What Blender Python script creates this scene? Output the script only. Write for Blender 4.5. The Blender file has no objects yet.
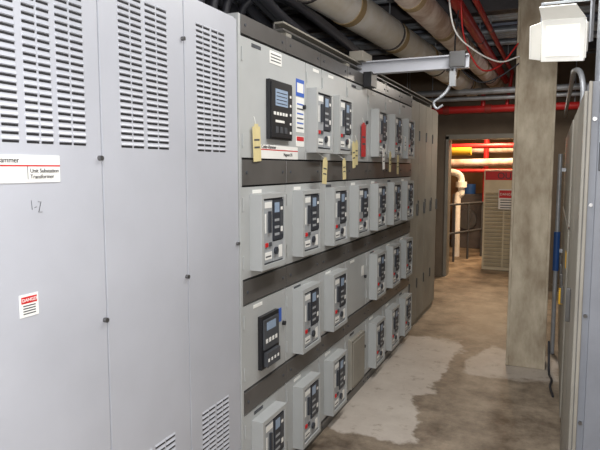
import bpy, math, random
from mathutils import Vector, Matrix
random.seed(4)
sc=bpy.context.scene
sc.view_settings.view_transform='Standard'

# ---------------------------------------------------------------- materials
def lin(c):
    return tuple(((v/255)/12.92 if v/255<=0.04045 else ((v/255+0.055)/1.055)**2.4) for v in c)
def mat(name,rgb,rough=0.5,metal=0.0,var=0.12,scale=6.0,dark=None,bump=0.0,stretch=(1,1,1),emit=0.0,lo=0.35,hi=0.62):
    m=bpy.data.materials.new(name); m.use_nodes=True
    nt=m.node_tree; n=nt.nodes; l=nt.links
    b=n['Principled BSDF']; b.inputs['Roughness'].default_value=rough; b.inputs['Metallic'].default_value=metal
    c=lin(rgb); d=lin(dark) if dark else tuple(v*(1-var*2) for v in c)
    tc=n.new('ShaderNodeTexCoord'); mp=n.new('ShaderNodeMapping'); mp.inputs['Scale'].default_value=stretch
    ns=n.new('ShaderNodeTexNoise'); ns.inputs['Scale'].default_value=scale; ns.inputs['Detail'].default_value=6
    ns.inputs['Roughness'].default_value=0.6
    cr=n.new('ShaderNodeValToRGB'); cr.color_ramp.elements[0].position=lo; cr.color_ramp.elements[1].position=hi
    cr.color_ramp.elements[0].color=(*d,1); cr.color_ramp.elements[1].color=(*c,1)
    l.new(tc.outputs['Object'],mp.inputs['Vector']); l.new(mp.outputs[0],ns.inputs['Vector'])
    l.new(ns.outputs[0],cr.inputs[0]); l.new(cr.outputs[0],b.inputs['Base Color'])
    if bump>0:
        bp=n.new('ShaderNodeBump'); bp.inputs['Strength'].default_value=bump; bp.inputs['Distance'].default_value=0.01
        l.new(ns.outputs[0],bp.inputs['Height']); l.new(bp.outputs[0],b.inputs['Normal'])
    if emit>0:
        b.inputs['Emission Color'].default_value=(*c,1); b.inputs['Emission Strength'].default_value=emit
    return m
PAINT=mat('grey_enamel',(182,185,193),0.38,0,0.05,1.6)
PAINT2=mat('grey_enamel_doors',(178,181,181),0.38,0,0.06,2.2)
PAINTD=mat('grey_enamel_aged',(152,148,138),0.5,0,0.10,3)
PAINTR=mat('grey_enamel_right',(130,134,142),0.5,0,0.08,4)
BAND=mat('dark_grey_band',(92,90,88),0.3,0,0.10,5)
GAP=mat('black_gap',(30,30,33),0.8,0,0.05,5)
BLACK=mat('black_plastic',(30,31,35),0.4,0,0.05,9)
CHAR=mat('charcoal_plastic',(74,77,82),0.5,0,0.08,9)
TRIP=mat('trip_unit_grey',(52,56,64),0.45,0,0.08,9)
FACE=mat('breaker_face_grey',(160,164,168),0.45,0,0.05,9)
WHITE=mat('white_label',(236,236,232),0.5,0,0.02,9)
RED=mat('red_label',(200,30,34),0.5,0,0.04,9)
BLUE=mat('blue_label',(60,100,190),0.5,0,0.04,9)
SCREEN=mat('lcd_screen',(150,170,195),0.2,0,0.04,9)
MANILA=mat('manila_tag',(216,202,150),0.7,0,0.05,30)
STEEL=mat('galvanised_steel',(182,187,194),0.45,0.35,0.12,14)
CHROME=mat('screw_metal',(120,120,120),0.3,0.8,0.05,14)
DECK=mat('steel_deck',(150,160,182),0.5,0.2,0.2,2)
BEAM=mat('primer_beam',(96,92,94),0.6,0.2,0.2,3)
RUST=mat('red_oxide_pipe',(150,50,42),0.5,0,0.15,8)
REDP=mat('red_sprinkler_pipe',(190,36,36),0.45,0,0.1,8)
INS=mat('white_pipe_insulation',(255,253,248),0.8,0,0.1,4,dark=(236,230,216),bump=0.2)
INS2=mat('tan_pipe_insulation',(246,232,220),0.8,0,0.1,5,dark=(200,172,152),bump=0.2)
BANDT=mat('pipe_band_tan',(190,166,126),0.6,0,0.1,5)
RUBBER=mat('black_cable',(42,43,50),0.5,0,0.1,12)
WALL=mat('painted_block_wall',(132,118,102),0.8,0,0.12,2,bump=0.15)
WALLW=mat('warm_block_wall',(150,116,80),0.8,0,0.12,2)
CONC=mat('column_concrete',(194,184,164),0.85,0,0.1,4.5,dark=(146,132,112),bump=0.8,stretch=(2.2,2.2,.9),lo=.3,hi=.68)
LOUV=mat('louvre_cream',(222,212,184),0.6,0,0.06,5)
YEL=mat('yellow_paint',(226,176,44),0.5,0,0.06,5)
BLUEP=mat('blue_paint',(44,90,160),0.45,0,0.08,5)
LAMPW=mat('lamp_white_enamel',(238,238,232),0.35,0,0.03,5)
GLOW=mat('lamp_glass',(245,244,236),0.15,0,0.0,5,emit=.3)
TUBE=mat('fixture_tube_glow',(240,246,255),0.3,0,0.0,5,emit=4)  # glowing tubes of the overhead fixtures, most of them added fills

# ---------------------------------------------------------------- mesh builder
class MB:
    def __init__(s): s.v=[];s.f=[];s.m=[];s.mats=[];s.sm=[]
    def mi(s,m):
        if m not in s.mats: s.mats.append(m)
        return s.mats.index(m)
    def add(s,vs,fs,m,smooth=False):
        o=len(s.v); s.v+=[tuple(v) for v in vs]; k=s.mi(m)
        for f in fs: s.f.append(tuple(i+o for i in f)); s.m.append(k); s.sm.append(smooth)
    def box(s,x0,x1,y0,y1,z0,z1,m,M=None):
        vs=[Vector((x,y,z)) for x in(x0,x1) for y in(y0,y1) for z in(z0,z1)]
        if M: vs=[M@v for v in vs]
        s.add(vs,[(0,1,3,2),(4,6,7,5),(0,4,5,1),(2,3,7,6),(0,2,6,4),(1,5,7,3)],m)
    def tube(s,pts,r,m,n=14,cap=True):
        pts=[Vector(p) for p in pts]; rs=r if isinstance(r,(list,tuple)) else [r]*len(pts)
        vs=[];fs=[]; ref=None
        for i,p in enumerate(pts):
            a=pts[max(i-1,0)]; b=pts[min(i+1,len(pts)-1)]; t=(b-a).normalized()
            if ref is None: ref=Vector((0,0,1)) if abs(t.z)<0.9 else Vector((1,0,0))
            u=(ref-t*ref.dot(t)).normalized(); w=t.cross(u); ref=u
            for k in range(n):
                an=2*math.pi*k/n; vs.append(p+(u*math.cos(an)+w*math.sin(an))*rs[i])
        for i in range(len(pts)-1):
            for k in range(n):
                k2=(k+1)%n; fs.append((i*n+k,i*n+k2,(i+1)*n+k2,(i+1)*n+k))
        s.add(vs,fs,m,True)
        if cap:
            s.add(vs[:n],[tuple(reversed(range(n)))],m); s.add(vs[-n:],[tuple(range(n))],m)
    def obj(s,name,bevel=0,loc=None,parent=None):
        me=bpy.data.meshes.new(name); me.from_pydata(s.v,[],s.f)
        for m in s.mats: me.materials.append(m)
        me.polygons.foreach_set('material_index',s.m); me.polygons.foreach_set('use_smooth',s.sm); me.update()
        o=bpy.data.objects.new(name,me); sc.collection.objects.link(o)
        if loc: o.location=loc
        if parent: o.parent=parent
        if bevel:
            b=o.modifiers.new('bevel','BEVEL'); b.width=bevel; b.segments=2; b.limit_method='ANGLE'; b.angle_limit=0.8
        return o
def smooth_path(pts,k=6):
    pts=[Vector(p) for p in pts]; out=[]
    P=[pts[0]*2-pts[1]]+pts+[pts[-1]*2-pts[-2]]
    for i in range(1,len(P)-2):
        for j in range(k):
            t=j/k; a,b,c,d=P[i-1],P[i],P[i+1],P[i+2]
            out.append(0.5*((2*b)+(c-a)*t+(2*a-5*b+4*c-d)*t*t+(3*b-a-3*c+d)*t**3))
    out.append(pts[-1]); return out
def text(body,size,loc,m,parent=None,face='X',name='lettering'):
    cu=bpy.data.curves.new(name,'FONT'); cu.body=body; cu.size=size; cu.extrude=0.0004
    o=bpy.data.objects.new(name,cu); sc.collection.objects.link(o); cu.materials.append(m)
    o.rotation_euler=(math.pi/2,0,math.pi/2 if face=='X' else 0); o.location=loc
    if parent: o.parent=parent
    return o

FX=-1.267   # front plane of switchgear
CEIL=3.2
# ---------------------------------------------------------------- floor
def floor_mat():
    m=bpy.data.materials.new('worn_concrete_floor'); m.use_nodes=True; nt=m.node_tree; n=nt.nodes; l=nt.links
    b=n['Principled BSDF']
    tc=n.new('ShaderNodeTexCoord')
    def noise(sc_,det,rough=.6):
        q=n.new('ShaderNodeTexNoise'); q.inputs['Scale'].default_value=sc_; q.inputs['Detail'].default_value=det; q.inputs['Roughness'].default_value=rough
        l.new(tc.outputs['Object'],q.inputs['Vector']); return q
    n1=noise(3.0,10,.74); n2=noise(1.4,9,.60); n3=noise(9,8,.7)
    r=n.new('ShaderNodeValToRGB'); e=r.color_ramp.elements
    e[0].position=.36;e[0].color=(*lin((84,72,60)),1); e[1].position=.64;e[1].color=(*lin((156,142,124)),1)
    l.new(n1.outputs[0],r.inputs[0])
    sub=n.new('ShaderNodeVectorMath'); sub.operation='SUBTRACT'; sub.inputs[1].default_value=(.5,.5,.5)
    l.new(n2.outputs['Color'],sub.inputs[0])
    sc2=n.new('ShaderNodeVectorMath'); sc2.operation='SCALE'; sc2.inputs['Scale'].default_value=.9; l.new(sub.outputs[0],sc2.inputs[0])
    ad=n.new('ShaderNodeVectorMath'); ad.operation='ADD'; l.new(tc.outputs['Object'],ad.inputs[0]); l.new(sc2.outputs[0],ad.inputs[1])
    sp=n.new('ShaderNodeSeparateXYZ'); l.new(ad.outputs[0],sp.inputs[0])
    def ramp(sock,a,bb):
        q=n.new('ShaderNodeMapRange'); q.inputs['From Min'].default_value=a; q.inputs['From Max'].default_value=bb; l.new(sock,q.inputs['Value']); return q.outputs[0]
    def mul(a,c):
        q=n.new('ShaderNodeMath'); q.operation='MULTIPLY'; l.new(a,q.inputs[0]); l.new(c,q.inputs[1]); return q.outputs[0]
    def mx(a,c):
        q=n.new('ShaderNodeMath'); q.operation='MAXIMUM'; l.new(a,q.inputs[0]); l.new(c,q.inputs[1]); return q.outputs[0]
    X=sp.outputs[0]; Y=sp.outputs[1]
    A=mul(mul(ramp(X,-.74,-.78),ramp(Y,3.35,3.40)),ramp(Y,5.6,5.52))
    B=mul(mul(mul(ramp(X,-.60,-.54),ramp(X,.12,.05)),ramp(Y,4.65,4.72)),ramp(Y,5.5,5.42))
    half=n.new('ShaderNodeMath'); half.operation='MULTIPLY'; half.inputs[1].default_value=.8; l.new(B,half.inputs[0])
    msk=mx(A,half.outputs[0])
    spk=ramp(n3.outputs[0],.26,.44); msk=mul(msk,spk)
    lt=n.new('ShaderNodeValToRGB'); e=lt.color_ramp.elements
    e[0].position=.3;e[0].color=(*lin((172,162,152)),1); e[1].position=.65;e[1].color=(*lin((194,186,176)),1)
    l.new(n1.outputs[0],lt.inputs[0])
    mix=n.new('ShaderNodeMix'); mix.data_type='RGBA'; l.new(msk,mix.inputs[0]); l.new(r.outputs[0],mix.inputs[6]); l.new(lt.outputs[0],mix.inputs[7])
    l.new(mix.outputs[2],b.inputs['Base Color'])
    rr=n.new('ShaderNodeMapRange'); rr.inputs['To Min'].default_value=.34; rr.inputs['To Max'].default_value=.7; l.new(n1.outputs[0],rr.inputs['Value']); l.new(rr.outputs[0],b.inputs['Roughness'])
    bp=n.new('ShaderNodeBump'); bp.inputs['Strength'].default_value=.25; bp.inputs['Distance'].default_value=.01; l.new(n3.outputs[0],bp.inputs['Height']); l.new(bp.outputs[0],b.inputs['Normal'])
    return m
FL=floor_mat()
b=MB(); b.box(-2.7,1.2,-2.6,13.6,-.1,0,FL); b.obj('floor')
b=MB(); b.box(-2.8,-2.7,-2.6,13.6,0,CEIL+.1,WALL); b.obj('wall_left')
b=MB(); b.box(1.2,1.3,-2.6,13.6,0,CEIL+.1,WALL); b.obj('wall_right')
b=MB(); b.box(-2.7,1.2,-2.7,-2.6,0,CEIL+.1,WALL); b.obj('wall_back')
b=MB(); b.box(-2.7,1.2,13.6,13.7,0,CEIL+.1,WALLW); b.obj('wall_far')
DY=8.9
b=MB(); b.box(-2.7,-1.5,DY,DY+.2,0,CEIL,WALL); b.box(-.35,1.2,DY,DY+.2,0,CEIL,WALL); b.box(-1.5,-.35,DY,DY+.2,2.1,CEIL,WALL); b.obj('wall_partition')
b=MB(); b.box(-1.5,-1.45,DY-.03,DY+.23,0,2.1,PAINTD); b.box(-.4,-.35,DY-.03,DY+.23,0,2.1,PAINTD); b.box(-1.5,-.35,DY-.03,DY+.23,2.05,2.12,PAINTD); b.obj('door_frame',.004)
b=MB(); y=-2.6; vs=[];prof=[]
while y<13.6:
    prof+=[(y,CEIL),(y+.09,CEIL),(y+.11,CEIL-.06),(y+.18,CEIL-.06)]; y+=.2
for x in(-2.7,1.2):
    for p in prof: vs.append((x,p[0],p[1]))
N=len(prof); b.add(vs,[(i,i+1,N+i+1,N+i) for i in range(N-1)],DECK)
b.box(-2.7,1.2,-2.6,13.6,CEIL+.02,CEIL+.1,DECK); b.obj('ceiling')
def ibeam_x(name,y,z,h=.2,w=.14):
    b=MB(); b.box(-2.69,1.19,y-w/2,y+w/2,z,z+.015,BEAM); b.box(-2.69,1.19,y-w/2,y+w/2,z+h-.015,z+h,BEAM); b.box(-2.69,1.19,y-.006,y+.006,z,z+h,BEAM); b.obj(name)
for y in(5.45,7.6): ibeam_x('ceiling_beam',y,2.97,.17)

# ---------------------------------------------------------------- transformer enclosure
b=MB(); b.box(-2.5,FX-.012,-.6,2.235,0.0,2.27,PAINT)
for (a,c) in((-.6,.3),(.305,1.398),(1.404,1.841),(1.847,2.235)):
    b.box(FX-.012,FX,a,c,.02,2.26,PAINT)
    b.box(FX-.0125,FX-.011,c-.001,c+.007,.02,2.26,GAP)
def louv(y0,y1,z0,z1):
    z=z0
    while z<z1:
        b.box(FX-.001,FX+.0012,y0,y1,z,z+.0062,GAP)
        b.add([(FX,y0-.002,z+.016),(FX,y1+.002,z+.016),(FX+.004,y0,z+.008),(FX+.004,y1,z+.008),(FX,y0-.002,z+.007),(FX,y1+.002,z+.007)],[(0,2,3,1),(2,4,5,3),(0,4,2),(1,3,5)],PAINT)
        z+=.0205
cols=[(.70,.75),(.76,.81),(.84,.89),(.90,.95),(.99,1.04),(1.05,1.10),(1.125,1.165),(1.173,1.213),(1.235,1.28),(1.288,1.335),(1.49,1.541),(1.549,1.60),(1.622,1.676),(1.684,1.738),(1.925,1.968),(1.976,2.02),(2.035,2.078),(2.086,2.13)]
for a,c in cols:
    louv(a,c,1.695,2.175); louv(a,c,.16,.64)
for y,z in((1.388,1.66),(1.388,1.16),(1.388,.5),(1.832,1.22),(1.832,2.1),(1.832,.4),(2.22,1.3)):
    b.tube([(FX,y,z),(FX+.012,y,z)],.008,CHROME,10)
b.obj('transformer_cabinet',.002)
b=MB(); b.box(FX,FX+.003,.86,1.23,1.592,1.664,WHITE); b.box(FX+.003,FX+.0035,.86,1.23,1.634,1.638,RED); b.box(FX+.003,FX+.0035,1.12,1.122,1.6,1.634,CHAR)
np_=b.obj('transformer_nameplate')
text('Cutler-Hammer',.020,(FX+.004,.965,1.644),BLACK,np_)
text('Unit Substation\nTransformer',.0155,(FX+.004,1.128,1.618),BLACK,np_)
b=MB(); b.box(FX,FX+.002,1.078,1.138,1.238,1.298,WHITE); b.box(FX+.002,FX+.0025,1.083,1.133,1.274,1.292,RED); 
for k in range(4): b.box(FX+.002,FX+.0025,1.088,1.128,1.245+.007*k,1.248+.007*k,CHAR)
ds=b.obj('danger_sticker'); text('DANGER',.0125,(FX+.003,1.085,1.279),WHITE,ds)
b=MB()
for pts in([(1.13,1.545),(1.132,1.52)],[(1.14,1.525),(1.147,1.527)],[(1.152,1.54),(1.162,1.54),(1.153,1.512),(1.165,1.512)]):
    b.tube([(FX+.001,p[0],p[1]) for p in pts],.0007,CHAR,6)
b.obj('handwritten_mark')

# ---------------------------------------------------------------- switchgear
S0=2.25; P=.475; NS=7
b=MB(); SE=S0+P*NS
b.box(-2.5,FX-.02,S0-.008,SE,0,2.29,PAINT2)
b.box(FX-.02,FX-.014,S0,SE,.03,2.27,GAP)
rows=[(1.672,2.205),(1.124,1.548),(.607,1.01),(.06,.495)]
bands=[(2.21,2.29),(1.553,1.667),(1.015,1.119),(.5,.602),(0.0,.055)]
b.box(FX-.02,FX+.004,S0-.008,S0+.012,0,2.29,PAINT2)
for z0,z1 in bands:
    for k in range(NS):
        b.box(FX-.02,FX+.006,S0+P*k+.014*(k==0)+.002,S0+P*(k+1)-.002,z0,z1,BAND)
        for q in(.05,.43):
            b.tube([(FX+.006,S0+P*k+q,(z0+z1)/2),(FX+.01,S0+P*k+q,(z0+z1)/2)],.007,CHAR,8)
def door(y0,y1,z0,z1):
    b.box(FX-.016,FX,y0,y1,z0,z1,PAINT2)
top_splits=[S0+.014,2.99,3.23,S0+3*P,S0+4*P,S0+5*P,S0+6*P,SE]
for r,(z0,z1) in enumerate(rows):
    for k in range(NS):
        y0=S0+P*k+(.016 if k==0 else .004); y1=S0+P*(k+1)-.004
        if r==0: y0=top_splits[k]+.004; y1=top_splits[k+1]-.004
        door(y0,y1,z0+.004,z1-.004)
        b.box(FX,FX+.006,y0+.004,y0+.012,z0+.05,z0+.11,PAINT2); b.box(FX,FX+.006,y0+.004,y0+.012,z1-.11,z1-.05,PAINT2)
        b.tube([(FX,y1-.03,(z0+z1)/2+.02),(FX+.014,y1-.03,(z0+z1)/2+.02)],.012,BLACK,10)
        b.box(FX,FX+.002,y0+.10,y0+.19,z1-.035,z1-.018,WHITE if (k+r)%3 else CHAR)
b.box(-2.5,FX-.02,SE+.003,6.95,0,2.29,PAINTD)
y=SE+.006
while y<6.9:
    b.box(FX-.02,FX-.002,y,y+.335,.06,2.27,PAINTD)
    b.box(FX-.002,FX+.018,y+.29,y+.305,1.15,1.27,CHROME)
    for zz in(.4,1.2,1.9): b.box(FX-.002,FX+.01,y+.004,y+.016,zz,zz+.1,CHROME)
    y+=.343
b.obj('switchgear_cabinet',.002)

def breaker_mesh():
    b=MB(); W=.262;H=.352
    b.box(0,.05,0,W,0,H,PAINT2)
    t=.022
    b.box(.05,.062,0,t,0,H,PAINT2);b.box(.05,.062,W-t,W,0,H,PAINT2);b.box(.05,.062,t,W-t,0,t,PAINT2);b.box(.05,.062,t,W-t,H-t,H,PAINT2)
    b.box(.05,.0515,t,W-t,t,H-t,TRIP)
    b.box(.0515,.057,.032,.116,.032,H-.032,FACE)
    b.box(.057,.058,.038,.11,.285,.313,WHITE)
    b.box(.057,.068,.072,.088,.17,.27,TRIP)
    b.box(.057,.058,.038,.052,.17,.26,WHITE)
    b.box(.057,.063,.040,.062,.105,.124,RED); b.box(.057,.063,.078,.10,.105,.124,CHAR)
    b.box(.057,.058,.038,.11,.045,.08,WHITE); b.box(.058,.0585,.044,.10,.055,.062,CHAR)
    b.box(.0515,.060,.126,.232,.13,.32,TRIP)
    b.box(.060,.061,.136,.186,.26,.308,SCREEN)
    for i in range(3):
        b.box(.060,.0606,.136,.186,.15+.034*i,.162+.034*i,FACE)
    b.box(.060,.061,.196,.226,.15,.308,CHAR); b.box(.061,.0615,.199,.223,.27,.285,WHITE); b.box(.061,.0615,.199,.223,.165,.19,WHITE)
    b.box(.0515,.056,.126,.232,.03,.122,FACE)
    b.tube([(.056,.15,.078),(.066,.15,.078)],.018,TRIP,14); b.box(.056,.057,.185,.226,.04,.1,WHITE)
    return b
first=None
def breaker(y,z):
    global first
    if first is None:
        first=breaker_mesh().obj('circuit_breaker',.0015,(FX,y,z))
    else:
        o=first.copy(); o.name='circuit_breaker'; o.location=(FX,y,z); sc.collection.objects.link(o)
for k in range(7): breaker(S0+P*k+.09,1.16)
for k in(1,2,4,5,6): breaker(S0+P*k+.09,.628)
for k in(0,1,2,4,5,6): breaker(S0+P*k+.09,.09)
for y in(3.0,3.37,S0+4*P+.09,S0+5*P+.09,S0+6*P+.09): breaker(y,1.715)
for (k,z,h) in((3,.09,.35),):
    y=S0+P*k+.07
    b=MB(); b.box(FX,FX+.03,y,y+.3,z,z+h,PAINTD); b.box(FX+.03,FX+.036,y+.02,y+.28,z+.02,z+h-.02,PAINTD)
    for a,c in((.01,.01),(.29,.01),(.01,h-.01),(.29,h-.01)): b.tube([(FX+.03,y+a,z+c),(FX+.034,y+a,z+c)],.005,CHROME,8)
    b.obj('blank_breaker_cover',.002)
# power meter
b=MB(); b.box(FX,FX+.02,2.51,2.765,1.768,2.05,BLACK); b.box(FX+.02,FX+.026,2.52,2.755,1.778,2.04,BLACK)
b.box(FX+.026,FX+.027,2.56,2.70,1.93,2.01,SCREEN)
for i in range(4):
    b.box(FX+.027,FX+.0275,2.57,2.69,1.94+.017*i,1.944+.017*i,BLACK)
for i in range(5):
    b.box(FX+.026,FX+.0285,2.725,2.74,1.80+.045*i,1.812+.045*i,WHITE)
    b.box(FX+.026,FX+.0285,2.54+.033*i,2.56+.033*i,1.885,1.90,WHITE)
for i in range(3): b.box(FX+.026,FX+.0285,2.56+.05*i,2.59+.05*i,1.80,1.83,CHAR); 
b.box(FX+.026,FX+.027,2.56,2.66,1.85,1.862,WHITE)
b.obj('power_meter',.003)
b=MB(); b.box(FX,FX+.02,2.41,2.60,.665,.925,BLACK); b.box(FX+.02,FX+.028,2.425,2.585,.76,.905,CHAR); b.box(FX+.028,FX+.029,2.45,2.55,.85,.89,SCREEN)
b.box(FX+.02,FX+.04,2.435,2.575,.675,.745,CHAR)
for i in range(4):
    b.box(FX+.028,FX+.030,2.44+.034*i,2.46+.034*i,.79,.81,WHITE); b.box(FX+.04,FX+.042,2.44+.034*i,2.455+.034*i,.70,.715,WHITE)
b.obj('protection_relay',.003)
b=MB(); b.box(FX,FX+.002,2.45,2.88,1.675,1.74,WHITE); b.box(FX+.002,FX+.0025,2.45,2.88,1.715,1.72,RED)
lb=b.obj('switchgear_nameplate'); text('Cutler-Hammer',.024,(FX+.003,2.455,1.723),BLACK,lb); text('Magnum DS',.022,(FX+.003,2.70,1.69),BLACK,lb)
b=MB(); b.box(FX,FX+.002,2.86,2.965,2.01,2.10,BLUE); b.box(FX,FX+.002,2.86,2.965,1.82,2.005,WHITE)
for i in range(6): b.box(FX+.002,FX+.0025,2.87,2.955,1.84+.025*i,1.848+.025*i,BLUE if i%2 else CHAR)
b.box(FX+.002,FX+.0025,2.87,2.955,2.03,2.08,WHITE); b.obj('instruction_label')
b=MB(); b.box(FX,FX+.002,2.86,2.965,1.745,1.80,WHITE); b.box(FX+.002,FX+.003,2.865,2.96,1.775,1.797,RED); b.obj('danger_sticker')
b=MB(); b.box(FX,FX+.002,2.55,2.68,2.13,2.19,WHITE); 
for i in range(3): b.box(FX+.002,FX+.0025,2.56,2.67,2.142+.015*i,2.147+.015*i,CHAR)
b.obj('circuit_label')
def tag(y,z,w,h,m,off=.012,tilt=0):
    b=MB()
    M=Matrix.Translation((FX+off,y,z))@Matrix.Rotation(tilt,4,'X')
    b.box(0,.0012,-w/2,w/2,-h,-.012,m,M); b.box(0,.0012,-w/4,w/4,-.012,0,m,M)
    b.box(.0012,.0016,-w*.35,w*.35,-h*.45,-h*.4,CHAR,M); b.box(.0012,.0016,-w*.35,w*.35,-h*.65,-h*.6,CHAR,M)
    b.tube([M@Vector((0,0,-.008)),(FX+off*.5,y,z+.02),(FX,y,z+.035)],.0012,WHITE,6)
    b.obj('lockout_tag')
tag(2.385,1.83,.075,.17,MANILA,.012,.06)
tag(3.10,1.69,.07,.15,MANILA,.075,-.1); tag(3.42,1.69,.06,.13,MANILA,.075,.08); tag(3.60,1.80,.06,.17,MANILA,.075,.1)
tag(4.02,1.95,.10,.24,RED,.012,0); tag(3.86,1.82,.06,.17,MANILA,.012,0); tag(4.32,1.78,.06,.16,WHITE,.075,.1); tag(4.52,1.76,.06,.16,MANILA,.075,0)
tag(4.77,1.74,.06,.16,MANILA,.075,0); tag(5.02,1.9,.05,.12,WHITE,.075,0)
b=MB(); b.box(FX,FX+.002,3.66,3.72,1.80,2.02,WHITE)
b.obj('circuit_label')
b=MB()
for k in range(7):
    for z in(1.5,.955): 
        b.box(FX,FX+.002,S0+P*k+.37,S0+P*k+.42,z-.11,z-.04,WHITE if k%2 else BLUE)
b.obj('cubicle_labels')

# ---------------------------------------------------------------- breaker lifter
b=MB(); dz=-.045
b.box(FX-.08,FX-.02,2.75,6.9,2.325,2.335,BAND); b.box(FX-.08,FX-.07,2.75,6.9,2.325,2.37,BAND); b.box(FX-.08,FX-.02,2.75,6.9,2.36,2.37,PAINTD)
for y in(2.8,3.75,4.7,5.65,6.6): b.box(FX-.075,FX-.025,y,y+.06,2.29,2.33,PAINTD)
b.box(FX-.06,FX+.72,4.04,4.10,2.415+dz,2.425+dz,PAINT); b.box(FX-.06,FX+.72,4.066,4.074,2.345+dz,2.415+dz,PAINT); b.box(FX+.0,FX+.72,4.04,4.10,2.335+dz,2.345+dz,PAINT)
b.box(FX-.08,FX+.02,3.96,4.18,2.372,2.44,PAINTD); b.box(FX+.01,FX+.07,4.0,4.14,2.2,2.30,BLACK)
b.box(FX+.60,FX+.70,4.0,4.14,2.34+dz,2.44+dz,CHROME)
b.tube([(FX+.60,4.07,2.32+dz),(FX+.60,4.07,2.345+dz)],.03,CHROME,12)
b.tube(smooth_path([(FX+.63,4.05,2.29),(FX+.62,4.05,2.22),(FX+.58,4.04,2.14),(FX+.54,4.03,2.10)]),.011,STEEL,8)
b.tube(smooth_path([(FX+.54,4.03,2.10),(FX+.5,4.03,2.07),(FX+.52,4.03,2.03),(FX+.56,4.03,2.05)]),.008,STEEL,8)
b.box(FX+.60,FX+.64,4.02,4.06,2.17,2.27,FACE)
b.obj('breaker_lifting_hoist',.002)

# ---------------------------------------------------------------- pipes
def pipe(name,p0,p1,r,m,bands=0,bm=None,hang=True):
    b=MB(); p0=Vector(p0);p1=Vector(p1); b.tube([p0,p1],r,m,28)
    for i in range(bands):
        t=(i+.5)/bands; c=p0.lerp(p1,t); d=(p1-p0).normalized()
        b.tube([c-d*.045,c+d*.045],r*1.04,bm,28)
    L=(p1-p0).length; k=int(L/1.6)
    if hang:
        for i in range(k):
            c=p0.lerp(p1,(i+.6)/k); b.tube([c,(c.x,c.y,CEIL-.0)],.007,STEEL,8)
            d=(p1-p0).normalized(); b.tube([c-d*.012,c+d*.012],r*1.06,BEAM,28)
    return b.obj(name)
pipe('insulated_pipe',(-1.47,2.4,2.76),(-1.14,8.88,2.78),.13,INS,6,BANDT)
pipe('insulated_pipe',(-1.02,2.6,2.83),(-.80,8.88,2.82),.10,INS2,6,BANDT)
pipe('red_oxide_pipe',(-.74,2.6,2.86),(-.68,8.88,2.86),.045,REDP)
pipe('sprinkler_pipe',(-.60,2.6,2.86),(-.56,8.3,2.88),.022,REDP)
b=MB(); b.tube([(-1.9,8.3,2.42),(1.15,8.3,2.42)],.05,REDP,18); b.tube([(-.92,8.3,2.42),(-.92,8.3,2.68)],.03,REDP,14); b.tube([(-.62,8.3,2.44),(-.56,8.3,2.9)],.022,REDP,12)
for x in(-1.4,-.85,-.3): b.tube([(x-.04,8.3,2.42),(x+.04,8.3,2.42)],.062,RUST,18)
for x in(-1.6,.2): b.tube([(x,8.3,2.42),(x,8.3,CEIL)],.007,STEEL,8)
b.obj('sprinkler_main')
for i,(y,z,r) in enumerate([(4.5,3.04,.02),(4.6,3.04,.02),(4.7,3.04,.02),(4.8,3.03,.025),(4.92,3.03,.025),(5.7,3.04,.03),(5.82,3.04,.03),(5.94,3.04,.03),(6.4,3.02,.03),(6.52,3.02,.03),(6.64,3.02,.03),(6.9,3.0,.03),(8.0,2.62,.04),(8.15,2.55,.03)]):
    b=MB(); b.tube([(-2.69,y,z),(1.19,y,z)],r,STEEL,14)
    for x in(-1.9,-.2): b.box(x,x+.03,y-r-.004,y+r+.004,z-r-.003,z+r+.003,STEEL); b.tube([(x+.015,y,z),(x+.015,y,CEIL)],.005,STEEL,8)
    b.obj('steel_conduit')
b=MB()
for i in range(9):
    x=-1.45-.085*i; z=2.33+.05*(i%3)
    b.tube(smooth_path([(x-.1,1.0,3.1),(x-.02,1.7,2.95),(x,2.5,2.62+.04*(i%3)),(x+.02*math.sin(i),3.3,2.45+.03*(i%2)),(x,4.4,2.42),(x-.1,5.4,2.4),(x-.2,6.2,2.36)]),.03,RUBBER,10)
b.obj('power_cable_bundle')
b=MB()
for i,(y) in enumerate((2.5,2.62,2.74,2.9)):
    b.tube(smooth_path([(-1.62,y,2.31),(-1.6,y,2.5),(-1.5,y+.1,2.58),(-1.42,y+.5,2.58),(-1.40,y+1.3,2.52),(-1.42,y+2.2,2.45)]),.022,RUBBER,10)
b.obj('black_cable_loops')
b=MB()
b.tube(smooth_path([(-.68,4.5,2.9),(-.66,4.6,2.6),(-.55,4.7,2.38),(-.42,4.85,2.42),(-.30,4.97,2.6)]),.006,REDP,8)
b.tube(smooth_path([(-.74,4.3,2.9),(-.70,4.4,2.62),(-.58,4.6,2.50),(-.42,4.8,2.44),(-.29,4.97,2.5)]),.006,WHITE,8)
b.tube(smooth_path([(-.7,4.6,2.9),(-.75,4.8,2.5),(-.6,4.9,2.32),(-.45,4.95,2.34),(-.29,4.99,2.45)]),.006,RUBBER,8)
b.obj('hanging_wires')

# ---------------------------------------------------------------- column
b=MB(); b.box(-.305,-.018,5.0,5.3,0,CEIL,CONC)
b.box(-.312,-.29,4.992,5.02,0,CEIL-.1,CONC); b.box(-.033,-.011,4.992,5.02,0,CEIL-.1,CONC)
b.obj('concrete_column',.006)

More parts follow.
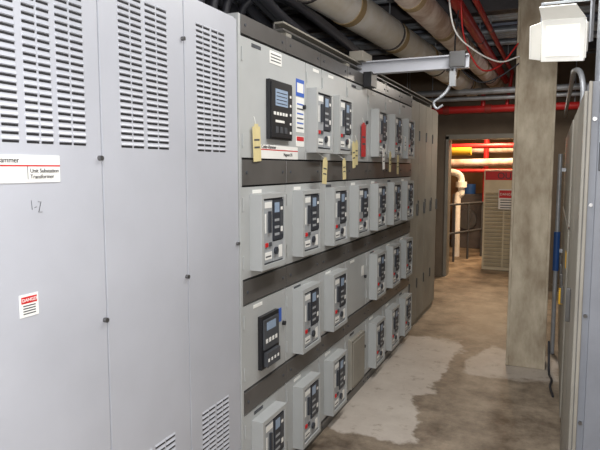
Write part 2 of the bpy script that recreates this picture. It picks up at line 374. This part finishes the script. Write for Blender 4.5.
# ---------------------------------------------------------------- right-hand cabinets
b=MB(); x=.098
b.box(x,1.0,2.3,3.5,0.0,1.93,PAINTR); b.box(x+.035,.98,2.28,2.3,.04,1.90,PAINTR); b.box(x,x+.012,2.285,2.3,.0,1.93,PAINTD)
for y0,y1 in((2.32,2.88),(2.9,3.48)): b.box(x-.012,x,y0,y1,.05,1.9,PAINTD)
b.box(x-.03,x-.012,2.8,2.82,.95,1.1,CHROME)
for z in(.3,.7,1.1,1.5,1.8): b.tube([(x+.023,2.29,z),(x+.023,2.3,z)],.007,CHROME,8)
b.box(x+.04,x+.075,2.272,2.28,1.62,1.72,CHAR)
b.obj('control_cabinet',.003)
b=MB(); x=.10
b.box(x,1.0,3.9,6.4,0,1.95,PAINTD)
for i in range(5):
    b.box(x-.012,x,3.91+.5*i,4.39+.5*i,.06,1.25,PAINTD); b.box(x-.012,x,3.91+.5*i,4.39+.5*i,1.27,1.92,PAINTD); b.box(x-.03,x-.012,4.33+.5*i,4.35+.5*i,.7,.82,CHROME)
b.box(x-.016,x-.012,4.0,4.12,1.0,1.1,YEL); b.box(x-.04,x-.012,4.5,4.60,.66,.76,YEL)
b.obj('distribution_panel',.003)
b=MB()
b.tube(smooth_path([(.15,2.6,1.93),(.15,2.6,2.5),(.14,2.7,2.8),(.08,3.0,3.0),(0.03,3.6,3.05)]),.02,STEEL,12)
b.tube(smooth_path([(.20,2.45,1.93),(.20,2.45,2.6),(.20,2.5,3.1),(.20,2.5,3.14)]),.022,STEEL,12)
b.tube(smooth_path([(.15,4.3,1.95),(.15,4.3,2.15),(.13,4.4,2.27),(.10,4.7,2.32),(.10,5.2,2.33),(.10,8.88,2.33)]),.018,STEEL,12)
b.obj('conduit_risers')
b=MB(); b.tube([(.04,5.5,0),(.04,5.5,1.75)],.018,STEEL,14); b.tube([(.04,5.5,.74),(.04,5.5,1.08)],.026,BLUEP,16); b.box(.05,.10,5.49,5.51,.9,.93,STEEL); b.box(.05,.10,5.49,5.51,1.6,1.63,STEEL)
b.obj('riser_pipe')
b=MB()
b.tube(smooth_path([(.01,5.08,.22),(.015,5.0,.10),(.02,4.9,.012),(.04,4.75,.012),(.03,4.6,.012),(.05,4.4,.012)]),.009,RUBBER,8)
b.obj('power_cord')

# ---------------------------------------------------------------- floodlight
M=Matrix.Translation((.022,2.55,2.128))@Matrix.Rotation(math.radians(-24),4,'Z')@Matrix.Rotation(math.radians(14),4,'X')@Matrix.Rotation(math.radians(6),4,'Y')@Matrix.Diagonal((.92,.95,1.12,1))
b=MB()
def fr(w0,h0,y0,w1,h1,y1,m):
    vs=[M@Vector(p) for p in((-w0,y0,-h0),(w0,y0,-h0),(w0,y0,h0),(-w0,y0,h0),(-w1,y1,-h1),(w1,y1,-h1),(w1,y1,h1),(-w1,y1,h1))]
    b.add(vs,[(0,1,2,3),(7,6,5,4),(0,4,5,1),(1,5,6,2),(2,6,7,3),(3,7,4,0)],m)
fr(.09,.07,-.04,.09,.07,-.025,LAMPW); fr(.082,.064,-.025,.045,.04,.07,LAMPW)
fr(.07,.052,-.044,.07,.052,-.04,GLOW)
for i in range(5): b.box(-.06+.028*i,-.056+.028*i,.0,.085,-.05,.05,LAMPW,M)
fl=[Vector(p) for p in((-.09,-.04,.07),(.09,-.04,.07),(.075,-.10,.115),(-.075,-.10,.115))]
b.add([M@p for p in fl]+[M@(p+Vector((0,.004,.003))) for p in fl],[(3,2,1,0),(4,5,6,7),(0,1,5,4),(2,3,7,6),(1,2,6,5),(3,0,4,7)],LAMPW)
for s in(-1,1):
    fl=[Vector(p) for p in((s*.09,-.04,.065),(s*.09,-.04,-.065),(s*.115,-.09,-.055),(s*.115,-.09,.055))]
    b.add([M@p for p in fl]+[M@(p+Vector((s*.004,.002,0))) for p in fl],[(0,1,2,3),(7,6,5,4),(0,4,5,1),(2,6,7,3),(1,5,6,2),(3,7,4,0)],LAMPW)
b.box(-.105,-.098,-.02,.01,-.01,.12,STEEL,M); b.box(.098,.105,-.02,.01,-.01,.12,STEEL,M); b.box(-.105,.105,-.02,.01,.12,.128,STEEL,M)
b.tube([M@Vector((0,-.005,.125)),M@Vector((0,-.005,.17)),(.02,2.57,2.42),(.02,2.57,CEIL-.06)],.014,STEEL,10)
b.obj('floodlight',.0015)

# ---------------------------------------------------------------- far room
b=MB(); x0,x1,yy=-1.03,-.40,9.75
b.box(x0,x1,yy,yy+.5,0,1.60,LOUV)
for xa,xb in((x0+.03,(x0+x1)/2-.01),((x0+x1)/2+.01,x1-.03)):
    z=.1
    while z<1.3:
        b.add([(xa,yy-.002,z),(xb,yy-.002,z),(xb,yy-.022,z-.036),(xa,yy-.022,z-.036)],[(0,1,2,3),(3,2,1,0)],LOUV); b.box(xa,xb,yy-.001,yy,z-.045,z-.036,PAINTD); z+=.06
b.box(x0+.02,x1-.02,yy-.004,yy,1.44,1.58,RED)
lo=b.obj('louvred_unit',.002); text('OUT',.14,(x0+.2,yy-.006,1.462),BLACK,lo,'Y')
b=MB(); b.box(-.80,-.54,yy-.045,yy-.04,.98,1.30,WHITE); b.box(-.79,-.55,yy-.047,yy-.045,1.16,1.28,RED)
for i in range(4): b.box(-.77,-.57,yy-.047,yy-.045,1.0+.04*i,1.015+.04*i,CHAR)
ds=b.obj('danger_sign'); text('DANGER',.055,(-.78,yy-.049,1.20),WHITE,ds,'Y')
b=MB()
b.tube(smooth_path([(-1.9,11,1.55),(-1.7,11,1.55),(-1.58,11,1.48),(-1.56,11,1.3),(-1.56,11,1.15),(-1.62,11,1.05),(-1.62,11,.0)]),.06,INS,16); b.tube([(-1.56,11,1.28),(-1.56,11,1.38)],.10,INS,16); b.obj('white_valve_pipe')
b=MB(); b.tube([(-2.2,10.9,2.02),(.6,10.9,2.02)],.045,REDP,16); b.tube([(-1.9,10.6,1.92),(-1.35,10.6,1.92)],.07,YEL,18); b.tube([(-2.2,11.4,1.72),(.6,11.4,1.76)],.07,INS2,16); b.tube([(-2.2,11.7,2.0),(.6,11.7,2.0)],.09,INS2,16); b.tube([(-1.2,11.6,0),(-1.2,11.6,2.4)],.05,REDP,14); b.tube([(-2.2,11.2,1.58),(.6,11.2,1.58)],.035,REDP,14); b.obj('plant_room_pipes')
b=MB(); b.tube([(-1.75,9.9,1.0),(-1.2,11.2,1.0)],.02,CHAR,10); b.tube([(-1.75,9.9,.5),(-1.2,11.2,.5)],.02,CHAR,10)
for t in(0,.33,.66,1): b.tube([(-1.75+.55*t,9.9+1.3*t,0),(-1.75+.55*t,9.9+1.3*t,1.0)],.02,CHAR,10)
b.obj('handrail')
b=MB(); b.box(-1.9,-1.25,12.2,12.9,0,1.1,BEAM); b.tube([(-1.6,12.1,.6),(-1.6,12.2,.6)],.2,CHROME,20); b.tube([(-1.6,12.5,1.1),(-1.6,12.5,1.3)],.12,BLUEP,18); b.obj('pump_unit',.01)

# ---------------------------------------------------------------- lights
def fixture(x,y,z,length,power,col):  # builds the added overhead fills and the far room's warm lamp
    b=MB(); w=.09
    b.box(x-w,x+w,y-length/2,y+length/2,z,z+.06,LAMPW)
    for dx in(-.04,.04): b.tube([(x+dx,y-length/2+.03,z-.02),(x+dx,y+length/2-.03,z-.02)],.014,TUBE,10)
    for q in(-.4,.4): b.tube([(x,y+q*length,z+.06),(x,y+q*length,CEIL)],.006,STEEL,8)
    b.obj('fill_and_room_fixture')
    L=bpy.data.lights.new('fill_and_room_lamp','AREA'); L.shape='RECTANGLE'; L.size=.2; L.size_y=length; L.energy=power; L.color=col
    o=bpy.data.objects.new('fill_and_room_lamp',L); sc.collection.objects.link(o); o.location=(x,y,z-.045)
fixture(-.35,.0,2.95,1.2,34,(.94,.96,1))  # unseen overhead fill for light coming from behind the camera
fixture(-.30,2.7,3.0,2.2,42,(1,.97,.92))  # added fill above the aisle, out of frame, brightens floor and switchgear
fixture(-.3,7.0,2.72,1.2,24,(1,.90,.78))  # added overhead fill that lifts the floor towards the doorway
fixture(-1.0,10.4,2.7,1.2,105,(1,.68,.40))
L=bpy.data.lights.new('camera_flash','POINT'); L.shadow_soft_size=.05; L.energy=158; L.color=(1,.985,.97)
o=bpy.data.objects.new('camera_flash',L); sc.collection.objects.link(o); o.location=(0.02,-.22,1.76)
w=bpy.data.worlds.new('world'); sc.world=w; w.use_nodes=True; w.node_tree.nodes['Background'].inputs[0].default_value=(.5,.55,.65,1); w.node_tree.nodes['Background'].inputs[1].default_value=.15

cam=bpy.data.cameras.new('camera'); co=bpy.data.objects.new('camera',cam); sc.collection.objects.link(co); sc.camera=co
cam.lens=35; cam.sensor_width=36; cam.clip_start=.02
co.location=(0,0,1.63); co.rotation_euler=(math.radians(90-5.58),0,math.radians(23.5))
